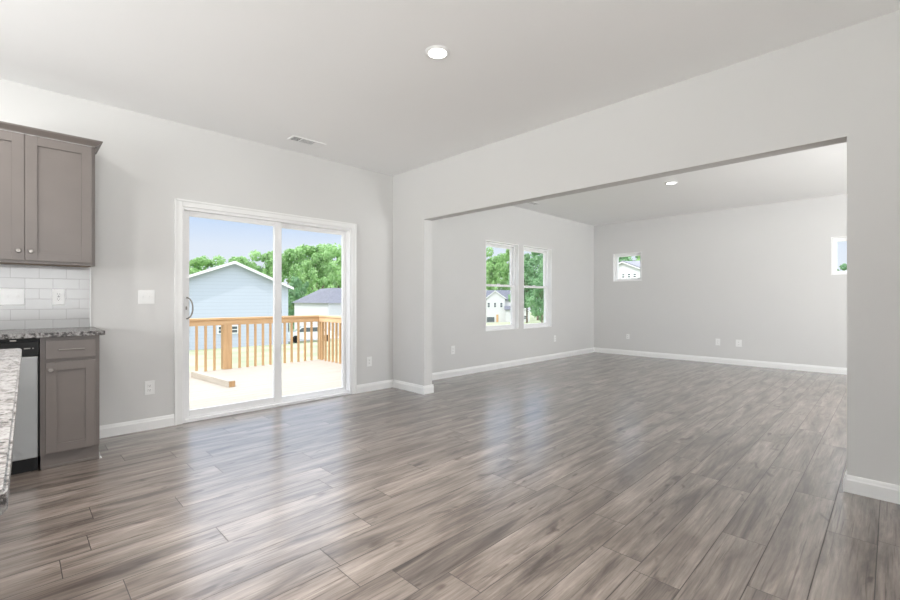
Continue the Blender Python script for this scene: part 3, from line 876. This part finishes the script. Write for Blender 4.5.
bm.faces.new(ev[::-1]); bm.faces.new(tp)
for i in range(4): bm.faces.new((ev[i], ev[(i+1) % 4], tp[(i+1) % 4], tp[i]))
bmesh.ops.recalc_face_normals(bm, faces=bm.faces)
mb = MB(); mb.bm.free(); mb.bm = bm; mb.build('roof', M_shingle, hp)
dirw = (S-P).normalized(); nrm = Vector((dirw.y, -dirw.x, 0)); nrm = nrm if nrm.dot(P-cen) > 0 else -nrm
def wall_win(along, zc, w_, h_):
    c_ = P+dirw*along+nrm*.03
    m = MB(); m.box(-w_/2, w_/2, -.03, .03, -h_/2, h_/2)
    m2 = MB(); m2.frame(-w_/2-.08, w_/2+.08, -h_/2-.08, h_/2+.08, -.05, .05, .09)
    for q in (m, m2): bmesh.ops.transform(q.bm, matrix=Matrix.Translation((c_.x, c_.y, zc)) @ Matrix.Rotation(math.atan2(dirw.y, dirw.x), 4, 'Z'), verts=q.bm.verts)
    f = m2.build('window', M_trim, hp); m.build('pane', M_hglass, f)
wall_win(2.5, -.15, .8, 1.0); wall_win(4.4, -.15, .8, 1.0); wall_win(7, -.15, .8, 1.0)

c3 = ray(495.5, 130); yaw3 = math.atan2(.7096, .7046)-math.pi/2-math.atan((495.5-450)/439)
k = 130/439
house('distant white house with three upper windows, gable and garage seen through the twin windows', (c3.x, c3.y), yaw3, -9*k, 9.6*k, 9, -5.6, 1.13+2*k, 1.13+9*k, ax=-.3*k, over=.3,
      wins=[(-6.8*k, 1.13-5*k, 2.2*k, 4.6*k, 'win'), (-.5*k, 1.13-5*k, 2.2*k, 4.6*k, 'win'), (5.8*k, 1.13-5*k, 2.2*k, 4.6*k, 'win'),
            (-4.8*k, 1.13-19.6*k, 7.4*k, 5*k, 'garage'), (1.8*k, 1.13-18.4*k, 2.2*k, 7.6*k, 'door')],
      sid=M_sidingw, roofm=M_shingle_d, wings=[(-14*k, 17*k, .8, 9.5, 1.13+.5*k, 1.13+9.8*k), (9.7*k, 17*k, -2.0, .75, 1.13-9*k, 1.13-6.5*k)])
c4 = ray(524, 120); yaw4 = yaw3-.07
house('distant white house partly hidden behind the bushy tree at the right twin window', (c4.x, c4.y), yaw4, -.9, 1.5, 8, -5.5, -2.0, -1.2, over=.25,
      wins=[(.3, -3.6, .6, .9, 'win')], sid=M_sidingw, roofm=M_shingle)
# house seen through the small square window of the far wall: gable faces the room (-x)
c5 = ray(623, 35)
house('white neighbouring house with low gable roof seen through the small square window', (c5.x, c5.y), -math.pi/2, -3.2, 3.2, 6, -2.6, 2.75, 4.1, ax=0, over=.15, rb=.5,
      wins=[(.0+.05, 3.05, .22, .30, 'win'), (.50, 3.05, .22, .30, 'win'), (.95, 3.05, .22, .30, 'win')], sid=M_sidingw, roofm=M_shingle_l,
      wings=[(-2.5, 9, .8, 8.5, 2.9, 4.45)])

# ------------------------------------------------------------------ parked car
cz = ray(310, 43)
gz = ground_z(cz.x, cz.y)+.05
car = thing('car', (cz.x, cz.y, gz), 'white parked car seen between the deck balusters', 'car', rz=-.35)
M_carw = mat('white_car_paint', (.85, .85, .85), .25, coat=.5)
side = [(-2.2, .35), (-2.25, .75), (-2.1, .95), (-1.45, 1.0), (-.85, 1.48), (.95, 1.52), (1.75, 1.05), (2.2, .95), (2.25, .4), (1.9, .28), (-1.9, .28)]
def cpart(mb, name, m, sm=False):
    o = mb.build(name, m, None, sm); o.parent = car; return o
m_ = MB().prism(side, 'y', -.88, .88); bmesh.ops.bevel(m_.bm, geom=m_.bm.edges[:], offset=.05, segments=2, affect='EDGES')
cpart(m_, 'body', M_carw)
cpart(MB().prism([(-1.3, 1.0), (-.8, 1.4), (-.02, 1.43), (-.02, 1.0)], 'y', -.89, .89).prism([(.04, 1.0), (.04, 1.43), (.85, 1.43), (1.5, 1.04)], 'y', -.89, .89), 'side_windows', M_hglass)
for sx in (-1.4, 1.4):
    for sy in (-.9, .9):
        w0 = cpart(MB().cyl((sx, sy-.11 if sy > 0 else sy-.0, .34), (0, 1, 0), .34, .13, 24, bev=.02), 'wheel', M_black, True)

# ------------------------------------------------------------------ trees
def crown_mesh(name, seed, m, nl=8000, leaf=.046):
    rnd = random.Random(seed)
    blobs = []
    for i in range(46):
        a = rnd.uniform(0, 2*math.pi); z = rnd.uniform(.16, .92)
        rr = math.sqrt(max(.02, 1-((z-.48)/.56)**2))*.80*math.sqrt(rnd.random())
        br = rnd.uniform(.15, .25)*(1.0-.2*z)
        blobs.append((Vector((rr*math.cos(a), rr*math.sin(a), z)), br))
    blobs.append((Vector((0, 0, .86)), .14))
    vs = []; fs = []
    for i in range(nl):
        c, br = rnd.choice(blobs)
        d = Vector((rnd.gauss(0, 1), rnd.gauss(0, 1), rnd.gauss(0, 1))).normalized()
        p = c+Vector((d.x, d.y, d.z*.36))*br*rnd.uniform(.72, 1.05)
        n = (d+Vector((rnd.gauss(0, .5), rnd.gauss(0, .5), rnd.gauss(0, .5)+.5))).normalized()
        u = n.orthogonal().normalized(); q = Matrix.Rotation(rnd.uniform(0, 6.28), 3, n); u = q @ u; v = n.cross(u)
        s_ = leaf*rnd.uniform(.6, 1.3)
        k0 = len(vs)
        for a_, b_ in ((-1, 0), (0, -.6), (1, 0), (0, .6)):
            w_ = u*a_*s_+v*b_*s_
            vs.append(p+Vector((w_.x, w_.y, w_.z*.38)))
        fs.append((k0, k0+1, k0+2, k0+3))
    me = bpy.data.meshes.new(name); me.from_pydata([tuple(v) for v in vs], [], fs); me.materials.append(m)
    return me
def trunk_mesh(seed):
    rnd = random.Random(seed)
    mb = MB()
    mb.lathe([(.05, 0), (.036, .08), (.03, .3), (.015, .6)], seg=10)
    for i in range(5):
        a = rnd.uniform(0, 6.28); z = rnd.uniform(.2, .45)
        mb.tube([(0, 0, z), (.2*math.cos(a), .2*math.sin(a), z+.12), (.42*math.cos(a), .42*math.sin(a), z+.2)], .012, 6)
    o = mb.build('trunk', M_bark); me = o.data; bpy.data.objects.remove(o); return me
crowns = [crown_mesh('crown', 11, M_leaf[0]), crown_mesh('crown', 12, M_leaf[0]), crown_mesh('crown', 13, M_leaf[1]), crown_mesh('crown', 14, M_leaf[1])]
trunk = trunk_mesh(3)
rt = random.Random(9)
def tree(px, t, top, wpx, kind, label, group=None):
    b = ray(px, t, top); gz = ground_z(b.x, b.y)
    r = wpx/439*t/2*1.12
    root = thing('tree', (b.x, b.y, gz), label, 'tree', group, rz=rt.uniform(0, 6.28))
    root.scale = (r, r, (b.z-gz)*1.05)
    c = bpy.data.objects.new('crown', crowns[kind]); C.objects.link(c); c.parent = root
    k_ = bpy.data.objects.new('trunk', trunk); C.objects.link(k_); k_.parent = root
    return root
G1 = 'trees behind the pale blue house'
L1 = 'green leafy tree in the row above the pale blue house roof'
for a in ((178, 84, 261, 58, 0), (208, 128, 256, 54, 1), (236, 84, 257, 56, 0), (266, 112, 250, 54, 1)): tree(*a, L1, G1)
G2 = 'trees behind the hip roofed house'
L2 = 'green leafy tree crowded behind the grey hip roofed house'
for a in ((288, 96, 249, 50, 0), (312, 140, 244, 70, 1), (317, 84, 253, 40, 0), (346, 116, 246, 64, 1), (352, 94, 255, 40, 0)): tree(*a, L2, G2)
tree(322, 175, 241, 30, 3, 'darker tree whose pointed top rises highest behind the hip roofed house')
tree(297, 72, 274, 26, 3, 'narrow dark green tree in the gap between the blue and hip roofed houses')
G3 = 'trees behind the distant white gabled house'
L3 = 'tall green tree behind the distant gabled house with three windows'
for a in ((480, 168, 247, 42, 1), (499, 205, 256, 40, 0), (513, 168, 244, 34, 1), (494, 150, 264, 26, 0)): tree(*a, L3, G3)
G4 = 'trees outside the right twin window'
L4 = 'bushy green tree filling the right one of the twin windows'
for a in ((527, 100, 250, 38, 3), (538, 142, 243, 52, 2), (557, 84, 243, 38, 2), (542, 62, 270, 32, 3)): tree(*a, L4, G4)
G5 = 'trees seen in the small square window'
L5 = 'green tree showing above the roof in the small square window'
for a in ((604, 78, 248, 44, 0), (628, 122, 247, 56, 2), (652, 96, 247, 48, 1)): tree(*a, L5, G5)
tree(844, 60, 261, 40, 2, 'green tree top showing at the bottom of the window beside the right wall end')
